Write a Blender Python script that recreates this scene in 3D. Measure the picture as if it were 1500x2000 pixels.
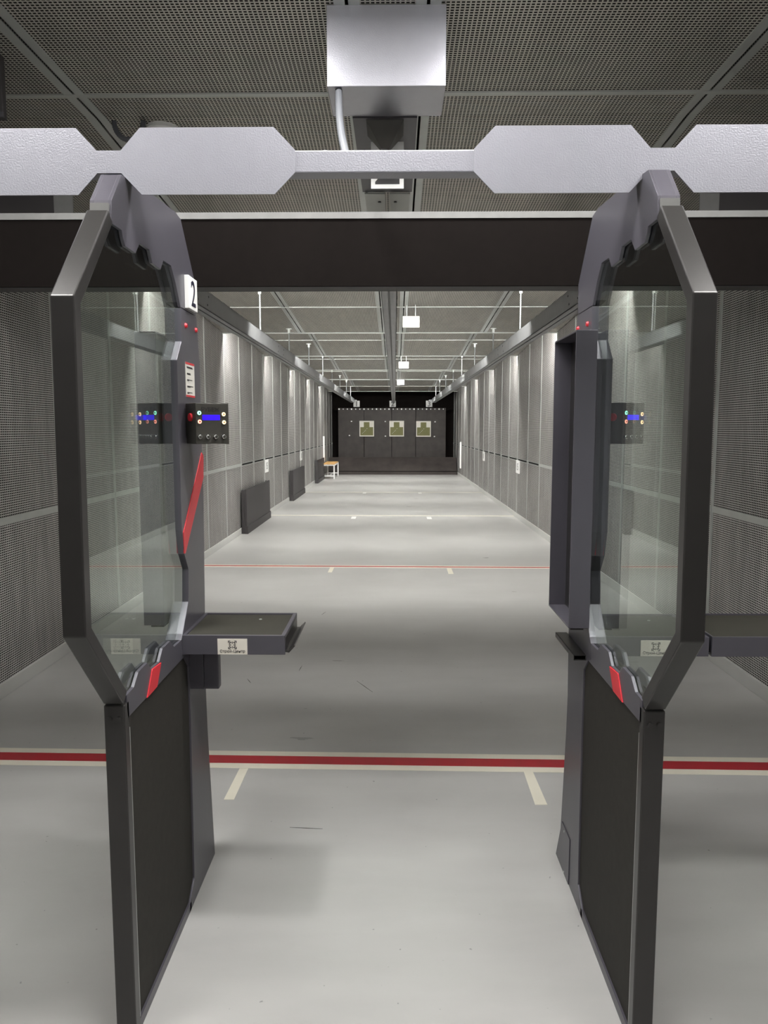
import bpy, bmesh, math, random
from mathutils import Vector, Matrix
random.seed(7)
for o in list(bpy.data.objects): bpy.data.objects.remove(o)
SC = bpy.context.scene
COL = SC.collection

# ------------------------------------------------------------------ camera
CAM_H, PITCH, YAW, FPX = 1.53, math.radians(6.22), math.radians(0.80), 1500.0
cd = bpy.data.cameras.new('camera'); cam = bpy.data.objects.new('camera', cd); COL.objects.link(cam)
cam.location = (0, 0, CAM_H); cam.rotation_euler = (math.pi/2-PITCH, 0, YAW)
cd.sensor_fit = 'VERTICAL'; cd.sensor_height = 36.0; cd.lens = 36.0*FPX/2000.0
cd.clip_start = 0.05; cd.clip_end = 100
SC.camera = cam
# ------------------------------------------------------------------ world, exposure, lamp powers
w = bpy.data.worlds.new('world'); SC.world = w; w.use_nodes = True
w.node_tree.nodes['Background'].inputs[0].default_value = (0.5, 0.5, 0.5, 1)
w.node_tree.nodes['Background'].inputs[1].default_value = 0.0
vs = SC.view_settings
vs.view_transform = 'Standard'; vs.look = 'None'; vs.gamma = 1.0; vs.use_curve_mapping = False
vs.exposure = 0.0
E_STRIP, E_SPOT, E_PANEL, E_REAR = 180.0, 300.0, 34.0, 6.0     # emission of the lamps

# pixel -> point helpers (1500 x 2000 frame)
_fw = Vector((-math.sin(YAW)*math.cos(PITCH), math.cos(YAW)*math.cos(PITCH), -math.sin(PITCH)))
_r = Vector((math.cos(YAW), math.sin(YAW), 0)); _u = _r.cross(_fw)
def ray(px, py): return _fw + _r*((px-750)/FPX) + _u*((1000-py)/FPX)
def onX(px, py, X): d = ray(px, py); return Vector((0, 0, CAM_H)) + d*(X/d.x)
def onY(px, py, Y): d = ray(px, py); return Vector((0, 0, CAM_H)) + d*(Y/d.y)
def onZ(px, py, Z): d = ray(px, py); return Vector((0, 0, CAM_H)) + d*((Z-CAM_H)/d.z)

# ------------------------------------------------------------------ materials
def new_mat(name):
    m = bpy.data.materials.new(name); m.use_nodes = True
    return m, m.node_tree.nodes, m.node_tree.links, m.node_tree.nodes['Principled BSDF']
def mat(name, col, rough=0.5, metal=0.0, noise=0.0, nscale=20.0, bump=0.0, bscale=200.0, spec=0.5):
    m, N, L, P = new_mat(name)
    P.inputs['Roughness'].default_value = rough; P.inputs['Metallic'].default_value = metal
    P.inputs['Specular IOR Level'].default_value = spec
    tc = N.new('ShaderNodeTexCoord')
    nz = N.new('ShaderNodeTexNoise'); nz.inputs['Scale'].default_value = nscale; nz.inputs['Detail'].default_value = 5
    L.new(tc.outputs['Object'], nz.inputs['Vector'])
    mx = N.new('ShaderNodeMix'); mx.data_type = 'RGBA'
    mx.inputs['A'].default_value = tuple(c*(1-noise) for c in col)+(1,)
    mx.inputs['B'].default_value = tuple(min(1, c*(1+noise)) for c in col)+(1,)
    L.new(nz.outputs['Fac'], mx.inputs['Factor']); L.new(mx.outputs['Result'], P.inputs['Base Color'])
    if bump:
        n2 = N.new('ShaderNodeTexNoise'); n2.inputs['Scale'].default_value = bscale; n2.inputs['Detail'].default_value = 2
        L.new(tc.outputs['Object'], n2.inputs['Vector'])
        b = N.new('ShaderNodeBump'); b.inputs['Strength'].default_value = bump; b.inputs['Distance'].default_value = 0.002
        L.new(n2.outputs['Fac'], b.inputs['Height']); L.new(b.outputs['Normal'], P.inputs['Normal'])
    return m
def emit(name, col, s):
    m, N, L, P = new_mat(name)
    P.inputs['Base Color'].default_value = col+(1,); P.inputs['Emission Color'].default_value = col+(1,)
    P.inputs['Emission Strength'].default_value = s; P.inputs['Roughness'].default_value = 0.4
    return m
def perforated(name, pu, pv, hu, hv, col, streak=0.25):
    m, N, L, P = new_mat(name)
    uv = N.new('ShaderNodeUVMap'); sp = N.new('ShaderNodeSeparateXYZ'); L.new(uv.outputs['UV'], sp.inputs['Vector'])
    def mth(op, a, b=None):
        n = N.new('ShaderNodeMath'); n.operation = op
        for i, v in enumerate((a, b)):
            if v is None: continue
            if isinstance(v, (int, float)): n.inputs[i].default_value = v
            else: L.new(v, n.inputs[i])
        return n.outputs[0]
    def hole(s, half, pitch):
        f = mth('FRACT', mth('DIVIDE', s, pitch)); d = mth('ABSOLUTE', mth('SUBTRACT', f, 0.5))
        return mth('LESS_THAN', d, half)
    h = mth('MULTIPLY', hole(sp.outputs['X'], hu, pu), hole(sp.outputs['Y'], hv, pv))
    # galvanised sheet: soft spangle and drawn streaks
    tc = N.new('ShaderNodeTexCoord'); oi = N.new('ShaderNodeObjectInfo')
    mp = N.new('ShaderNodeMapping'); mp.inputs['Scale'].default_value = (9, 1.6, 1)
    L.new(uv.outputs['UV'], mp.inputs['Vector'])
    ad = N.new('ShaderNodeVectorMath'); ad.operation = 'ADD'
    cb = N.new('ShaderNodeCombineXYZ'); L.new(mth('MULTIPLY', oi.outputs['Random'], 50.0), cb.inputs['Z'])
    L.new(mp.outputs['Vector'], ad.inputs[0]); L.new(cb.outputs[0], ad.inputs[1])
    nz = N.new('ShaderNodeTexNoise'); nz.inputs['Scale'].default_value = 1.6; nz.inputs['Detail'].default_value = 6
    L.new(ad.outputs[0], nz.inputs['Vector'])
    val = mth('ADD', mth('MULTIPLY', nz.outputs['Fac'], streak*2), 1-streak)
    val = mth('MULTIPLY', val, mth('ADD', mth('MULTIPLY', oi.outputs['Random'], 0.14), 0.93))
    mc = N.new('ShaderNodeMix'); mc.data_type = 'RGBA'; mc.blend_type = 'MULTIPLY'; mc.inputs['Factor'].default_value = 1
    mc.inputs['A'].default_value = col+(1,); L.new(val, mc.inputs['B'])
    mh = N.new('ShaderNodeMix'); mh.data_type = 'RGBA'
    L.new(h, mh.inputs['Factor']); L.new(mc.outputs['Result'], mh.inputs['A']); mh.inputs['B'].default_value = (0.012, 0.011, 0.010, 1)
    L.new(mh.outputs['Result'], P.inputs['Base Color'])
    L.new(mth('MULTIPLY', mth('SUBTRACT', 1.0, h), 0.45), P.inputs['Metallic'])
    L.new(mth('ADD', mth('MULTIPLY', h, 0.45), mth('ADD', mth('MULTIPLY', nz.outputs['Fac'], 0.2), 0.33)), P.inputs['Roughness'])
    L.new(mth('SUBTRACT', 0.5, mth('MULTIPLY', h, 0.45)), P.inputs['Specular IOR Level'])
    return m
def glass_mat():
    m, N, L, P = new_mat('tinted_glass'); N.remove(P)
    out = [n for n in N if n.type == 'OUTPUT_MATERIAL'][0]
    g = N.new('ShaderNodeNewGeometry'); d = N.new('ShaderNodeVectorMath'); d.operation = 'DOT_PRODUCT'
    L.new(g.outputs['Incoming'], d.inputs[0]); L.new(g.outputs['Normal'], d.inputs[1])
    def mth(op, a, b=0.0):
        n = N.new('ShaderNodeMath'); n.operation = op
        for i, v in enumerate((a, b)):
            if isinstance(v, (int, float)): n.inputs[i].default_value = v
            else: L.new(v, n.inputs[i])
        return n.outputs[0]
    c = mth('ABSOLUTE', d.outputs['Value'])
    fr = mth('ADD', mth('MULTIPLY', mth('POWER', mth('SUBTRACT', 1.0, c), 4.3), 0.93), 0.06)
    t = N.new('ShaderNodeBsdfTransparent'); t.inputs[0].default_value = (0.93, 0.965, 0.945, 1)
    gl = N.new('ShaderNodeBsdfGlossy'); gl.inputs['Roughness'].default_value = 0.0; gl.inputs[0].default_value = (0.95, 1, 0.97, 1)
    mx = N.new('ShaderNodeMixShader'); L.new(fr, mx.inputs[0]); L.new(t.outputs[0], mx.inputs[1]); L.new(gl.outputs[0], mx.inputs[2])
    L.new(mx.outputs[0], out.inputs['Surface'])
    return m
def floor_mat():
    m, N, L, P = new_mat('polished_concrete')
    tc = N.new('ShaderNodeTexCoord')
    def noise(scale, det, vs_):
        mp = N.new('ShaderNodeMapping'); mp.inputs['Scale'].default_value = vs_
        L.new(tc.outputs['Object'], mp.inputs['Vector'])
        n = N.new('ShaderNodeTexNoise'); n.inputs['Scale'].default_value = scale; n.inputs['Detail'].default_value = det
        L.new(mp.outputs['Vector'], n.inputs['Vector']); return n.outputs['Fac']
    a = noise(1.1, 8, (1, 1, 1)); b = noise(3.0, 10, (0.5, 1.6, 1)); c = noise(38, 2, (1, 1, 1))
    r1 = N.new('ShaderNodeValToRGB'); r1.color_ramp.elements[0].position = 0.3; r1.color_ramp.elements[1].position = 0.7
    r1.color_ramp.elements[0].color = (0.395, 0.39, 0.378, 1); r1.color_ramp.elements[1].color = (0.505, 0.50, 0.485, 1)
    mx = N.new('ShaderNodeMix'); mx.data_type = 'FLOAT'; mx.inputs['Factor'].default_value = 0.5
    L.new(a, mx.inputs['A']); L.new(b, mx.inputs['B']); L.new(mx.outputs['Result'], r1.inputs['Fac'])
    # tiny scuffs and specks
    r2 = N.new('ShaderNodeValToRGB'); r2.color_ramp.elements[0].position = 0.22; r2.color_ramp.elements[1].position = 0.26
    r2.color_ramp.elements[0].color = (0.55, 0.55, 0.55, 1); r2.color_ramp.elements[1].color = (1, 1, 1, 1)
    L.new(c, r2.inputs['Fac'])
    mu = N.new('ShaderNodeMix'); mu.data_type = 'RGBA'; mu.blend_type = 'MULTIPLY'; mu.inputs['Factor'].default_value = 1
    L.new(r1.outputs['Color'], mu.inputs['A']); L.new(r2.outputs['Color'], mu.inputs['B'])
    L.new(mu.outputs['Result'], P.inputs['Base Color'])
    rr = N.new('ShaderNodeMapRange'); rr.inputs['To Min'].default_value = 0.22; rr.inputs['To Max'].default_value = 0.42
    L.new(b, rr.inputs['Value']); L.new(rr.outputs['Result'], P.inputs['Roughness'])
    P.inputs['Specular IOR Level'].default_value = 0.4
    return m

M = dict(
    floor=floor_mat(),
    wallperf=perforated('perforated_wall_sheet', 0.021, 0.0138, 0.36, 0.26, (0.50, 0.487, 0.470), 0.42),
    ceilperf=perforated('perforated_ceiling_sheet', 0.0175, 0.0175, 0.34, 0.27, (0.52, 0.50, 0.45), 0.3),
    cavity=mat('dark_cavity', (0.02, 0.02, 0.02), 0.9),
    galv=mat('galvanised_strip', (0.50, 0.52, 0.50), 0.42, 0.55, 0.12, 8),
    base=mat('baseboard_grey', (0.52, 0.52, 0.50), 0.5, 0.0, 0.05, 6),
    coat=mat('grey_violet_powder_coat', (0.088, 0.083, 0.100), 0.34, 0.25, 0.06, 14, 0.06, 420),
    dark=mat('dark_steel_coat', (0.038, 0.036, 0.035), 0.28, 0.35, 0.15, 12, 0.05, 420),
    silver=mat('hammered_silver_coat', (0.30, 0.30, 0.335), 0.36, 0.35, 0.04, 30, 0.35, 260),
    rubber=mat('black_rubber', (0.026, 0.024, 0.020), 0.75, 0, 0.25, 40, 0.2, 500, 0.25),
    rubber2=mat('worn_black_rubber', (0.036, 0.030, 0.028), 0.6, 0, 0.75, 3.5, 0.15, 120, 0.4),
    mat=mat('shelf_rubber_mat', (0.035, 0.033, 0.026), 0.7, 0, 0.35, 12, 0.3, 600, 0.3),
    beamface=mat('black_beam_face', (0.009, 0.0075, 0.007), 1.0, 0, 0.2, 30, 0, 1, 0.02),
    red=mat('red_paint', (0.60, 0.022, 0.035), 0.35),
    redline=mat('red_floor_paint', (0.42, 0.018, 0.030), 0.4, 0, 0.08, 6),
    cream=mat('cream_floor_paint', (0.80, 0.76, 0.64), 0.45, 0, 0.06, 8),
    white=mat('white_plastic', (0.82, 0.82, 0.80), 0.4),
    sticker=mat('pale_sticker', (0.72, 0.67, 0.60), 0.5),
    ink=mat('black_ink', (0.015, 0.013, 0.014), 0.5),
    navy=mat('navy_ink', (0.012, 0.012, 0.03), 0.4),
    paper=mat('paper', (0.72, 0.70, 0.64), 0.6),
    olive=mat('olive_print', (0.155, 0.150, 0.055), 0.7, 0, 0.25, 30),
    plastic=mat('black_plastic', (0.042, 0.039, 0.033), 0.4, 0, 0.1, 40, 0.1, 500),
    chrome=mat('chrome', (0.75, 0.75, 0.75), 0.12, 1.0),
    rail=mat('rail_steel', (0.25, 0.255, 0.26), 0.42, 0.3, 0.2, 5),
    railplate=mat('rail_plate', (0.46, 0.47, 0.44), 0.45, 0.3, 0.05, 10),
    housing=mat('charcoal_housing', (0.055, 0.053, 0.060), 0.4, 0.2, 0.1, 10),
    darkpanel=mat('charcoal_panel', (0.030, 0.027, 0.028), 0.55, 0, 0.15, 8),
    hose=mat('grey_conduit', (0.10, 0.105, 0.115), 0.5),
    wood=mat('pine_wood', (0.62, 0.36, 0.13), 0.5, 0, 0.25, 18),
    whitepaint=mat('white_metal_paint', (0.78, 0.78, 0.77), 0.4),
    glass=glass_mat(),
    midgrey=mat('mid_grey_coat', (0.17, 0.17, 0.165), 0.5, 0.2, 0.15, 25),
    boxsilver=mat('smooth_silver_coat', (0.34, 0.34, 0.37), 0.26, 0.55, 0.04, 30, 0.25, 300),
    blue=emit('blue_display', (0.02, 0.0, 0.95), 1.3),
    ledg=emit('green_led', (0.30, 1.0, 0.68), 2.4),
    ledr=emit('red_led', (1.0, 0.36, 0.24), 2.4),
    ledo=emit('orange_led', (1.0, 0.66, 0.36), 2.2),
    strip=emit('strip_light_diffuser', (1.0, 0.985, 0.95), E_STRIP),
    spot=emit('downlight_diffuser', (1.0, 0.985, 0.97), E_SPOT),
    panel=emit('panel_light_diffuser', (1.0, 0.985, 0.96), E_PANEL),
    rearpanel=emit('rear_panel_light_diffuser', (1.0, 0.985, 0.96), E_REAR),
)

# ------------------------------------------------------------------ mesh helpers
class G:
    def __init__(s): s.v = []; s.f = []
    def add(s, v, f):
        n = len(s.v); s.v += [Vector(p) for p in v]; s.f += [tuple(i+n for i in q) for q in f]; return s
    def hexa(s, p):   # p: 4 bottom (ccw seen from above), 4 top
        return s.add(p, [(3, 2, 1, 0), (4, 5, 6, 7), (0, 1, 5, 4), (1, 2, 6, 5), (2, 3, 7, 6), (3, 0, 4, 7)])
    def box(s, x0, x1, y0, y1, z0, z1):
        return s.hexa([(x0, y0, z0), (x1, y0, z0), (x1, y1, z0), (x0, y1, z0), (x0, y0, z1), (x1, y0, z1), (x1, y1, z1), (x0, y1, z1)])
    def prism(s, poly, axis, a, b):
        if axis == 'X': mk = lambda p, t: (t, p[0], p[1])
        elif axis == 'Y': mk = lambda p, t: (p[0], t, p[1])
        else: mk = lambda p, t: (p[0], p[1], t)
        n = len(poly); v = [mk(p, a) for p in poly]+[mk(p, b) for p in poly]
        f = [tuple(range(n))[::-1], tuple(range(n, 2*n))]+[(i, (i+1) % n, n+(i+1) % n, n+i) for i in range(n)]
        return s.add(v, f)
    def tube(s, p0, p1, r, n=12, r1=None):
        p0 = Vector(p0); p1 = Vector(p1); d = (p1-p0).normalized(); r1 = r if r1 is None else r1
        a = d.orthogonal().normalized(); b = d.cross(a)
        v = []
        for p, q in ((p0, r), (p1, r1)):
            for i in range(n):
                t = 2*math.pi*i/n; v.append(p+(a*math.cos(t)+b*math.sin(t))*q)
        f = [tuple(range(n))[::-1], tuple(range(n, 2*n))]+[(i, (i+1) % n, n+(i+1) % n, n+i) for i in range(n)]
        return s.add(v, f)
    def path(s, pts, rf, n=10):
        pts = [Vector(p) for p in pts]; v = []; f = []
        a = None
        for i, p in enumerate(pts):
            d = (pts[min(i+1, len(pts)-1)]-pts[max(i-1, 0)]).normalized()
            a = (a-d*a.dot(d)).normalized() if a else d.orthogonal().normalized(); b = d.cross(a); r = rf(i)
            v += [p+(a*math.cos(2*math.pi*k/n)+b*math.sin(2*math.pi*k/n))*r for k in range(n)]
        for i in range(len(pts)-1):
            f += [(i*n+k, i*n+(k+1) % n, (i+1)*n+(k+1) % n, (i+1)*n+k) for k in range(n)]
        f += [tuple(range(n))[::-1], tuple(range((len(pts)-1)*n, len(pts)*n))]
        return s.add(v, f)
def finish(me, smooth=False):
    bm = bmesh.new(); bm.from_mesh(me); bmesh.ops.recalc_face_normals(bm, faces=bm.faces)
    uv = bm.loops.layers.uv.new('UVMap')
    for f in bm.faces:
        n = f.normal; k = max(range(3), key=lambda i: abs(n[i]))
        for l in f.loops:
            c = l.vert.co; l[uv].uv = ((c.y, c.z), (c.x, c.z), (c.x, c.y))[k]
        f.smooth = smooth
    bm.to_mesh(me); bm.free()
def tag(o, label=None, cat=None, group=None, kind=None):
    for k, v in (('label', label), ('category', cat), ('group', group), ('kind', kind)):
        if v: o[k] = v
    return o
def wloc(o):
    l = o.location.copy()
    while o.parent: o = o.parent; l = l+o.location
    return l
def obj(name, g, m, parent=None, bevel=0.0, smooth=False, loc=None, mx=None):
    """g holds world coordinates; they become local to parent (translation only) and to loc"""
    off = Vector(loc) if loc is not None else (wloc(parent) if parent else Vector((0, 0, 0)))
    me = bpy.data.meshes.new(name)
    vv = [mx @ p for p in g.v] if mx else g.v
    me.from_pydata([tuple(p-off) for p in vv], [], g.f); finish(me, smooth); me.materials.append(M[m])
    o = bpy.data.objects.new(name, me); COL.objects.link(o)
    o.location = off-(wloc(parent) if parent else Vector((0, 0, 0)))
    if parent: o.parent = parent
    if bevel:
        b = o.modifiers.new('bevel', 'BEVEL'); b.width = bevel; b.segments = 2; b.limit_method = 'ANGLE'; b.angle_limit = 0.6
    return o
def thing(name, label, cat, loc, group=None):
    o = bpy.data.objects.new(name, None); COL.objects.link(o); o.location = loc; o.empty_display_size = 0.1
    return tag(o, label, cat, group)
def inst(src, loc, parent=None, name=None):
    o = src.copy(); COL.objects.link(o); o.location = loc; o.parent = parent; return o
def copy_tree(o, d=(0, 0, 0), parent=None):
    c = o.copy(); COL.objects.link(c); c.parent = parent
    if parent is None: c.location = o.location+Vector(d)
    for ch in list(o.children): copy_tree(ch, parent=c)
    return c
def text_geo(s, size, depth=0.0008, bold=0.0, sx=1.0):
    cu = bpy.data.curves.new('lettering', 'FONT'); cu.body = s; cu.size = size; cu.align_x = 'CENTER'; cu.align_y = 'CENTER'
    cu.extrude = depth/2; cu.offset = bold; cu.resolution_u = 3
    t = bpy.data.objects.new('lettering', cu); COL.objects.link(t)
    bpy.context.view_layer.update()
    me = bpy.data.meshes.new_from_object(t.evaluated_get(bpy.context.evaluated_depsgraph_get()))
    xs = [v.co.x for v in me.vertices]; ys = [v.co.y for v in me.vertices]
    cx, cy = (min(xs)+max(xs))/2, (min(ys)+max(ys))/2
    g = G(); g.v = [Vector(((v.co.x-cx)*sx, v.co.y-cy, v.co.z)) for v in me.vertices]; g.f = [tuple(p.vertices) for p in me.polygons]
    bpy.data.objects.remove(t); bpy.data.curves.remove(cu); bpy.data.meshes.remove(me)
    return g
def frame_mx(origin, ex, ey, ez):
    m = Matrix.Identity(4)
    for i, e in enumerate((ex, ey, ez)):
        for r in range(3): m[r][i] = e[r]
    m.translation = origin
    return m
FACE_X = ((0, 1, 0), (0, 0, 1), (1, 0, 0))      # text on a face that looks along +X
FACE_NX = ((0, -1, 0), (0, 0, 1), (-1, 0, 0))   # ... along -X
FACE_NY = ((1, 0, 0), (0, 0, 1), (0, -1, 0))    # ... along -Y (towards the firing line)
def text(name, s, size, m, parent, origin, face, **k):
    mx = frame_mx(Vector(origin), *[Vector(e) for e in face])
    return obj(name, text_geo(s, size, **k), m, parent, mx=mx)

# ================================================================== the setting
XL, XR, YB, YE, ZC = -2.24, 2.10, -3.2, 27.7, 2.95
ZN = 3.0     # flat ceiling over the stalls
floor = tag(obj('floor', G().box(XL-0.15, XR+0.15, YB-0.15, YE+0.15, -0.12, 0.0), 'floor'), kind='structure')
wl = tag(obj('wall_left', G().box(XL-0.15, XL-0.02, YB, YE, 0, 3.2), 'cavity'), kind='structure')
wr = tag(obj('wall_right', G().box(XR+0.02, XR+0.15, YB, YE, 0, 3.2), 'cavity'), kind='structure')
wb = tag(obj('wall_back', G().box(XL-0.15, XR+0.15, YE, YE+0.15, 0, 3.2), 'beamface'), kind='structure')
wf = tag(obj('wall_front', G().box(XL-0.15, XR+0.15, YB-0.15, YB, 0, 3.2), 'base'), kind='structure')
ceil = tag(obj('ceiling', G().box(XL-0.15, XR+0.15, YB-0.15, YE+0.15, 3.05, 3.2), 'cavity'), kind='structure')
# perforated wall panels in two rows, vertical joint strips, horizontal band
SEAM0, PW, ZBAND = 5.08, 1.015, 1.0
seams = [SEAM0+PW*i for i in range(-8, 23)]; seams = [s for s in seams if YB+0.1 < s < YE-0.2]
edges = [YB]+seams+[YE]
for wall, xf, sg in ((wl, XL, 1), (wr, XR, -1)):
    x0, x1 = sorted((xf, xf-0.019*sg))
    cache = {}
    for a, b in zip(edges[:-1], edges[1:]):
        for z0, z1 in ((0.085, ZBAND-0.02), (ZBAND+0.02, 3.02)):
            key = (round(b-a, 3), z0)
            if key not in cache:
                cache[key] = obj('panel', G().box(x0, x1, a+0.002, b-0.002, z0, z1), 'wallperf', wall, loc=(xf, a, z0))
            else: inst(cache[key], (xf, a, z0), wall)
    st = None
    for s in seams:
        if st is None:
            st = obj('joint_strip', G().box(*sorted((xf, xf+0.004*sg)), s-0.021, s-0.003, 0.085, 3.02).box(*sorted((xf, xf+0.004*sg)), s+0.003, s+0.021, 0.085, 3.02), 'galv', wall, loc=(xf, s, 0))
        else: inst(st, (xf, s, 0), wall)
    bd = None
    for a, b in zip(edges[:-1], edges[1:]):
        g = G(); xx = sorted((xf-0.01*sg, xf+0.006*sg))
        if a > 10.5:          # open slot between the two panel rows, framed by narrow flanges
            g.box(*xx, a+0.004, b-0.004, ZBAND-0.024, ZBAND-0.014).box(*xx, a+0.004, b-0.004, ZBAND+0.014, ZBAND+0.024)
            g.box(*xx, a+0.004, a+0.05, ZBAND-0.014, ZBAND+0.014).box(*xx, b-0.05, b-0.004, ZBAND-0.014, ZBAND+0.014)
        else: g.box(*xx, a+0.004, b-0.004, ZBAND-0.022, ZBAND+0.022)
        obj('band_strip', g, 'galv', wall, loc=(xf, a, ZBAND))
for nm, xf, sg in (('baseboard_left', XL, 1), ('baseboard_right', XR, -1)):
    tag(obj(nm, G().box(*sorted((xf-0.02*sg, xf+0.012*sg)), YB, YE, 0.0, 0.085), 'base', bevel=0.003), kind='structure')

# ceiling: flat near part, then sawtooth bays
EDGE = [3.81, 6.98, 10.15, 13.36, 16.55, 19.72, 22.86, 26.0]
ZLOW = 2.765
XS_NEAR = [XL, -1.42, -0.17, 0.115, 1.375, XR]
XS_FAR = [XL, -1.21, -0.158, 0.097, 1.14, XR]
def slab(g, x0, x1, ya, yb, za, zb, lo, hi):
    return g.hexa([(x0, ya, za+lo), (x1, ya, za+lo), (x1, yb, zb+lo), (x0, yb, zb+lo), (x0, ya, za+hi), (x1, ya, za+hi), (x1, yb, zb+hi), (x0, yb, zb+hi)])
def bay(ya, yb, za, zb, xs, splits):
    zf = lambda y: za+(zb-za)*(y-ya)/(yb-ya)
    ys = [ya]+splits+[yb]
    for p, q in zip(ys[:-1], ys[1:]):
        for x0, x1 in zip(xs[:-1], xs[1:]):
            obj('panel', slab(G(), x0+0.006, x1-0.006, p+0.002, q-0.002, zf(p), zf(q), 0.0, 0.012), 'ceilperf', ceil)
    for y in splits:
        obj('cross_strip', slab(G(), xs[0], xs[-1], y-0.016, y+0.016, zf(y-0.016), zf(y+0.016), -0.0055, 0.001), 'galv', ceil)
    for i, x in enumerate(xs[1:-1]):
        wd = 0.045
        for a, b in ((x-wd, x-0.006), (x+0.006, x+wd)):
            obj('joint_strip', slab(G(), a, b, ya, yb, za, zb, -0.004, 0.001), 'galv', ceil)
ysplit = [-1.6, 0.0, 1.78, 3.57]
bay(YB, EDGE[0], ZN, ZN, XS_NEAR, ysplit)
for a, b in zip(EDGE[:-1], EDGE[1:]):
    bay(a, b, ZN if a == EDGE[0] else ZC, ZLOW, XS_NEAR if a == EDGE[0] else XS_FAR, [a+(b-a)*0.52])
for i, y in enumerate(EDGE):
    if i == 0: continue
    obj('baffle_riser', G().box(XL, XR, y, y+0.012, ZLOW, 3.05), 'galv', ceil)
    obj('baffle_edge', G().box(XL, XR, y-0.012, y+0.016, ZLOW-0.012, ZLOW), 'galv', ceil)
obj('end_closure', G().box(XL, XR, EDGE[-1]+0.012, YE, 2.9, 3.05), 'beamface', ceil)

# floor paint: striped distance lines with lane ticks (thin paint layers on the floor)
def line_quad(g, xa, ya, xb, yb, w0, w1, z):
    return g.hexa([(xa, ya+w0, 0), (xb, yb+w0, 0), (xb, yb+w1, 0), (xa, ya+w1, 0), (xa, ya+w0, z), (xb, yb+w0, z), (xb, yb+w1, z), (xa, ya+w1, z)])
def dist_line(yl, yr, wr_, ww):
    obj('white_stripe', line_quad(G(), XL+0.012, yl, XR-0.012, yr, wr_/2, wr_/2+ww, 0.0012), 'cream', floor)
    obj('red_stripe', line_quad(G(), XL+0.012, yl, XR-0.012, yr, -wr_/2, wr_/2, 0.0012), 'redline', floor)
    obj('white_stripe', line_quad(G(), XL+0.012, yl, XR-0.012, yr, -wr_/2-ww, -wr_/2, 0.0012), 'cream', floor)
dist_line(3.440, 3.366, 0.084, 0.050)
dist_line(8.465, 8.385, 0.055, 0.045)
def at_floor(*q): return onZ(*q, 0.0)
for quad in (((468, 1501), (485, 1501), (457, 1562), (437, 1562)), ((1023, 1508), (1041, 1508), (1069, 1572), (1045, 1572)),
             ((645, 1108), (653, 1108), (648, 1118), (640, 1118)), ((872, 1109), (881, 1109), (886, 1121), (876, 1121))):
    p = [at_floor(*q) for q in quad]
    obj('lane_tick', G().prism([(v.x, v.y) for v in p], 'Z', 0.0, 0.0012), 'cream', floor)
for y in (13.45, 18.4):
    obj('white_stripe', line_quad(G(), XL+0.012, y+0.03, XR-0.012, y-0.03, -0.035, 0.035, 0.0012), 'cream', floor)
for px, py in ((691, 1010.5), (838, 1011), (712, 962.5), (820, 962.5)):
    p = at_floor(px, py); obj('lane_tick', G().box(p.x-0.04, p.x+0.04, p.y-0.22, p.y+0.12, 0, 0.0014), 'white', floor)
# scuffs left on the concrete
for i, (a, b) in enumerate((((697, 1330), (728, 1352)), ((628, 1201), (636, 1195)), ((566, 1616), (630, 1619)), ((483, 1326), (490, 1334)), ((584, 1310), (590, 1300)))):
    p, q = at_floor(*a), at_floor(*b); d = (q-p).normalized(); n = Vector((-d.y, d.x, 0))*0.0018
    obj('scuff_mark', G().prism([((p-n*.3).x, (p-n*.3).y), ((p+q)/2-n).xy, ((q-n*.3).x, (q-n*.3).y), ((q+n*.3).x, (q+n*.3).y), ((p+q)/2+n).xy, ((p+n*.3).x, (p+n*.3).y)], 'Z', 0, 0.0006), 'mat', floor)

# ================================================================== lamps of the room
ORD = ['first', 'second', 'third', 'fourth', 'fifth', 'sixth']
def strip_light(x, y, i, ln):
    t = thing('strip_light', 'strip light behind the %s ceiling baffle from the stalls, over lane %s' % (ORD[i], ln), 'lamp', (x, y, 2.95), 'strip lights behind the ceiling baffles')
    zz = ZC-0.02
    obj('housing', G().box(x-0.62, x+0.62, y+0.014, y+0.10, zz-0.035, zz+0.012), 'whitepaint', t)
    obj('diffuser', G().box(x-0.60, x+0.60, y+0.024, y+0.09, zz-0.055, zz-0.035), 'strip', t)
for i, y in enumerate(EDGE[1:-1]):
    for x, ln in ((-1.49, 'one'), (-0.07, 'two'), (1.35, 'three')): strip_light(x, y, i, ln)
def downlight(x, y, key, where):          # above the frame: the two hot spots on the drive housing are their reflections
    t = thing('downlight_%s_offscreen' % key, 'round white ceiling downlight %s' % where, 'lamp', (x, y, ZN))
    obj('bezel', G().tube((x, y, ZN-0.03), (x, y, ZN+0.002), 0.10, 32, 0.11), 'whitepaint', t)
    obj('diffuser_%s_offscreen' % key, G().tube((x, y, ZN-0.038), (x, y, ZN-0.03), 0.085, 32), 'spot', t)
downlight(-0.46, 2.30, 'left', 'beside the drive housing, on its lane one side')
downlight(0.40, 2.30, 'right', 'beside the drive housing, on its lane three side')
def ceil_panel(x, y, key, label, m):      # above or behind the frame
    t = thing('ceiling_light_%s_offscreen' % key, label, 'lamp', (x, y, ZN))
    obj('frame', G().box(x-0.30, x+0.30, y-0.30, y+0.30, ZN-0.02, ZN+0.002), 'whitepaint', t)
    obj('diffuser_%s_offscreen' % key, G().box(x-0.28, x+0.28, y-0.28, y+0.28, ZN-0.026, ZN-0.02), m, t)
for x, n in ((-1.35, 'one'), (-0.03, 'two'), (1.29, 'three')):
    ceil_panel(x, 1.30, 'stall_lane_'+n, 'square ceiling light just uprange of the stall crossbeam in lane '+n, 'panel')
    ceil_panel(x, -1.3, 'waiting_area_lane_'+n, 'square ceiling light over the waiting area behind lane '+n, 'rearpanel')

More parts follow.
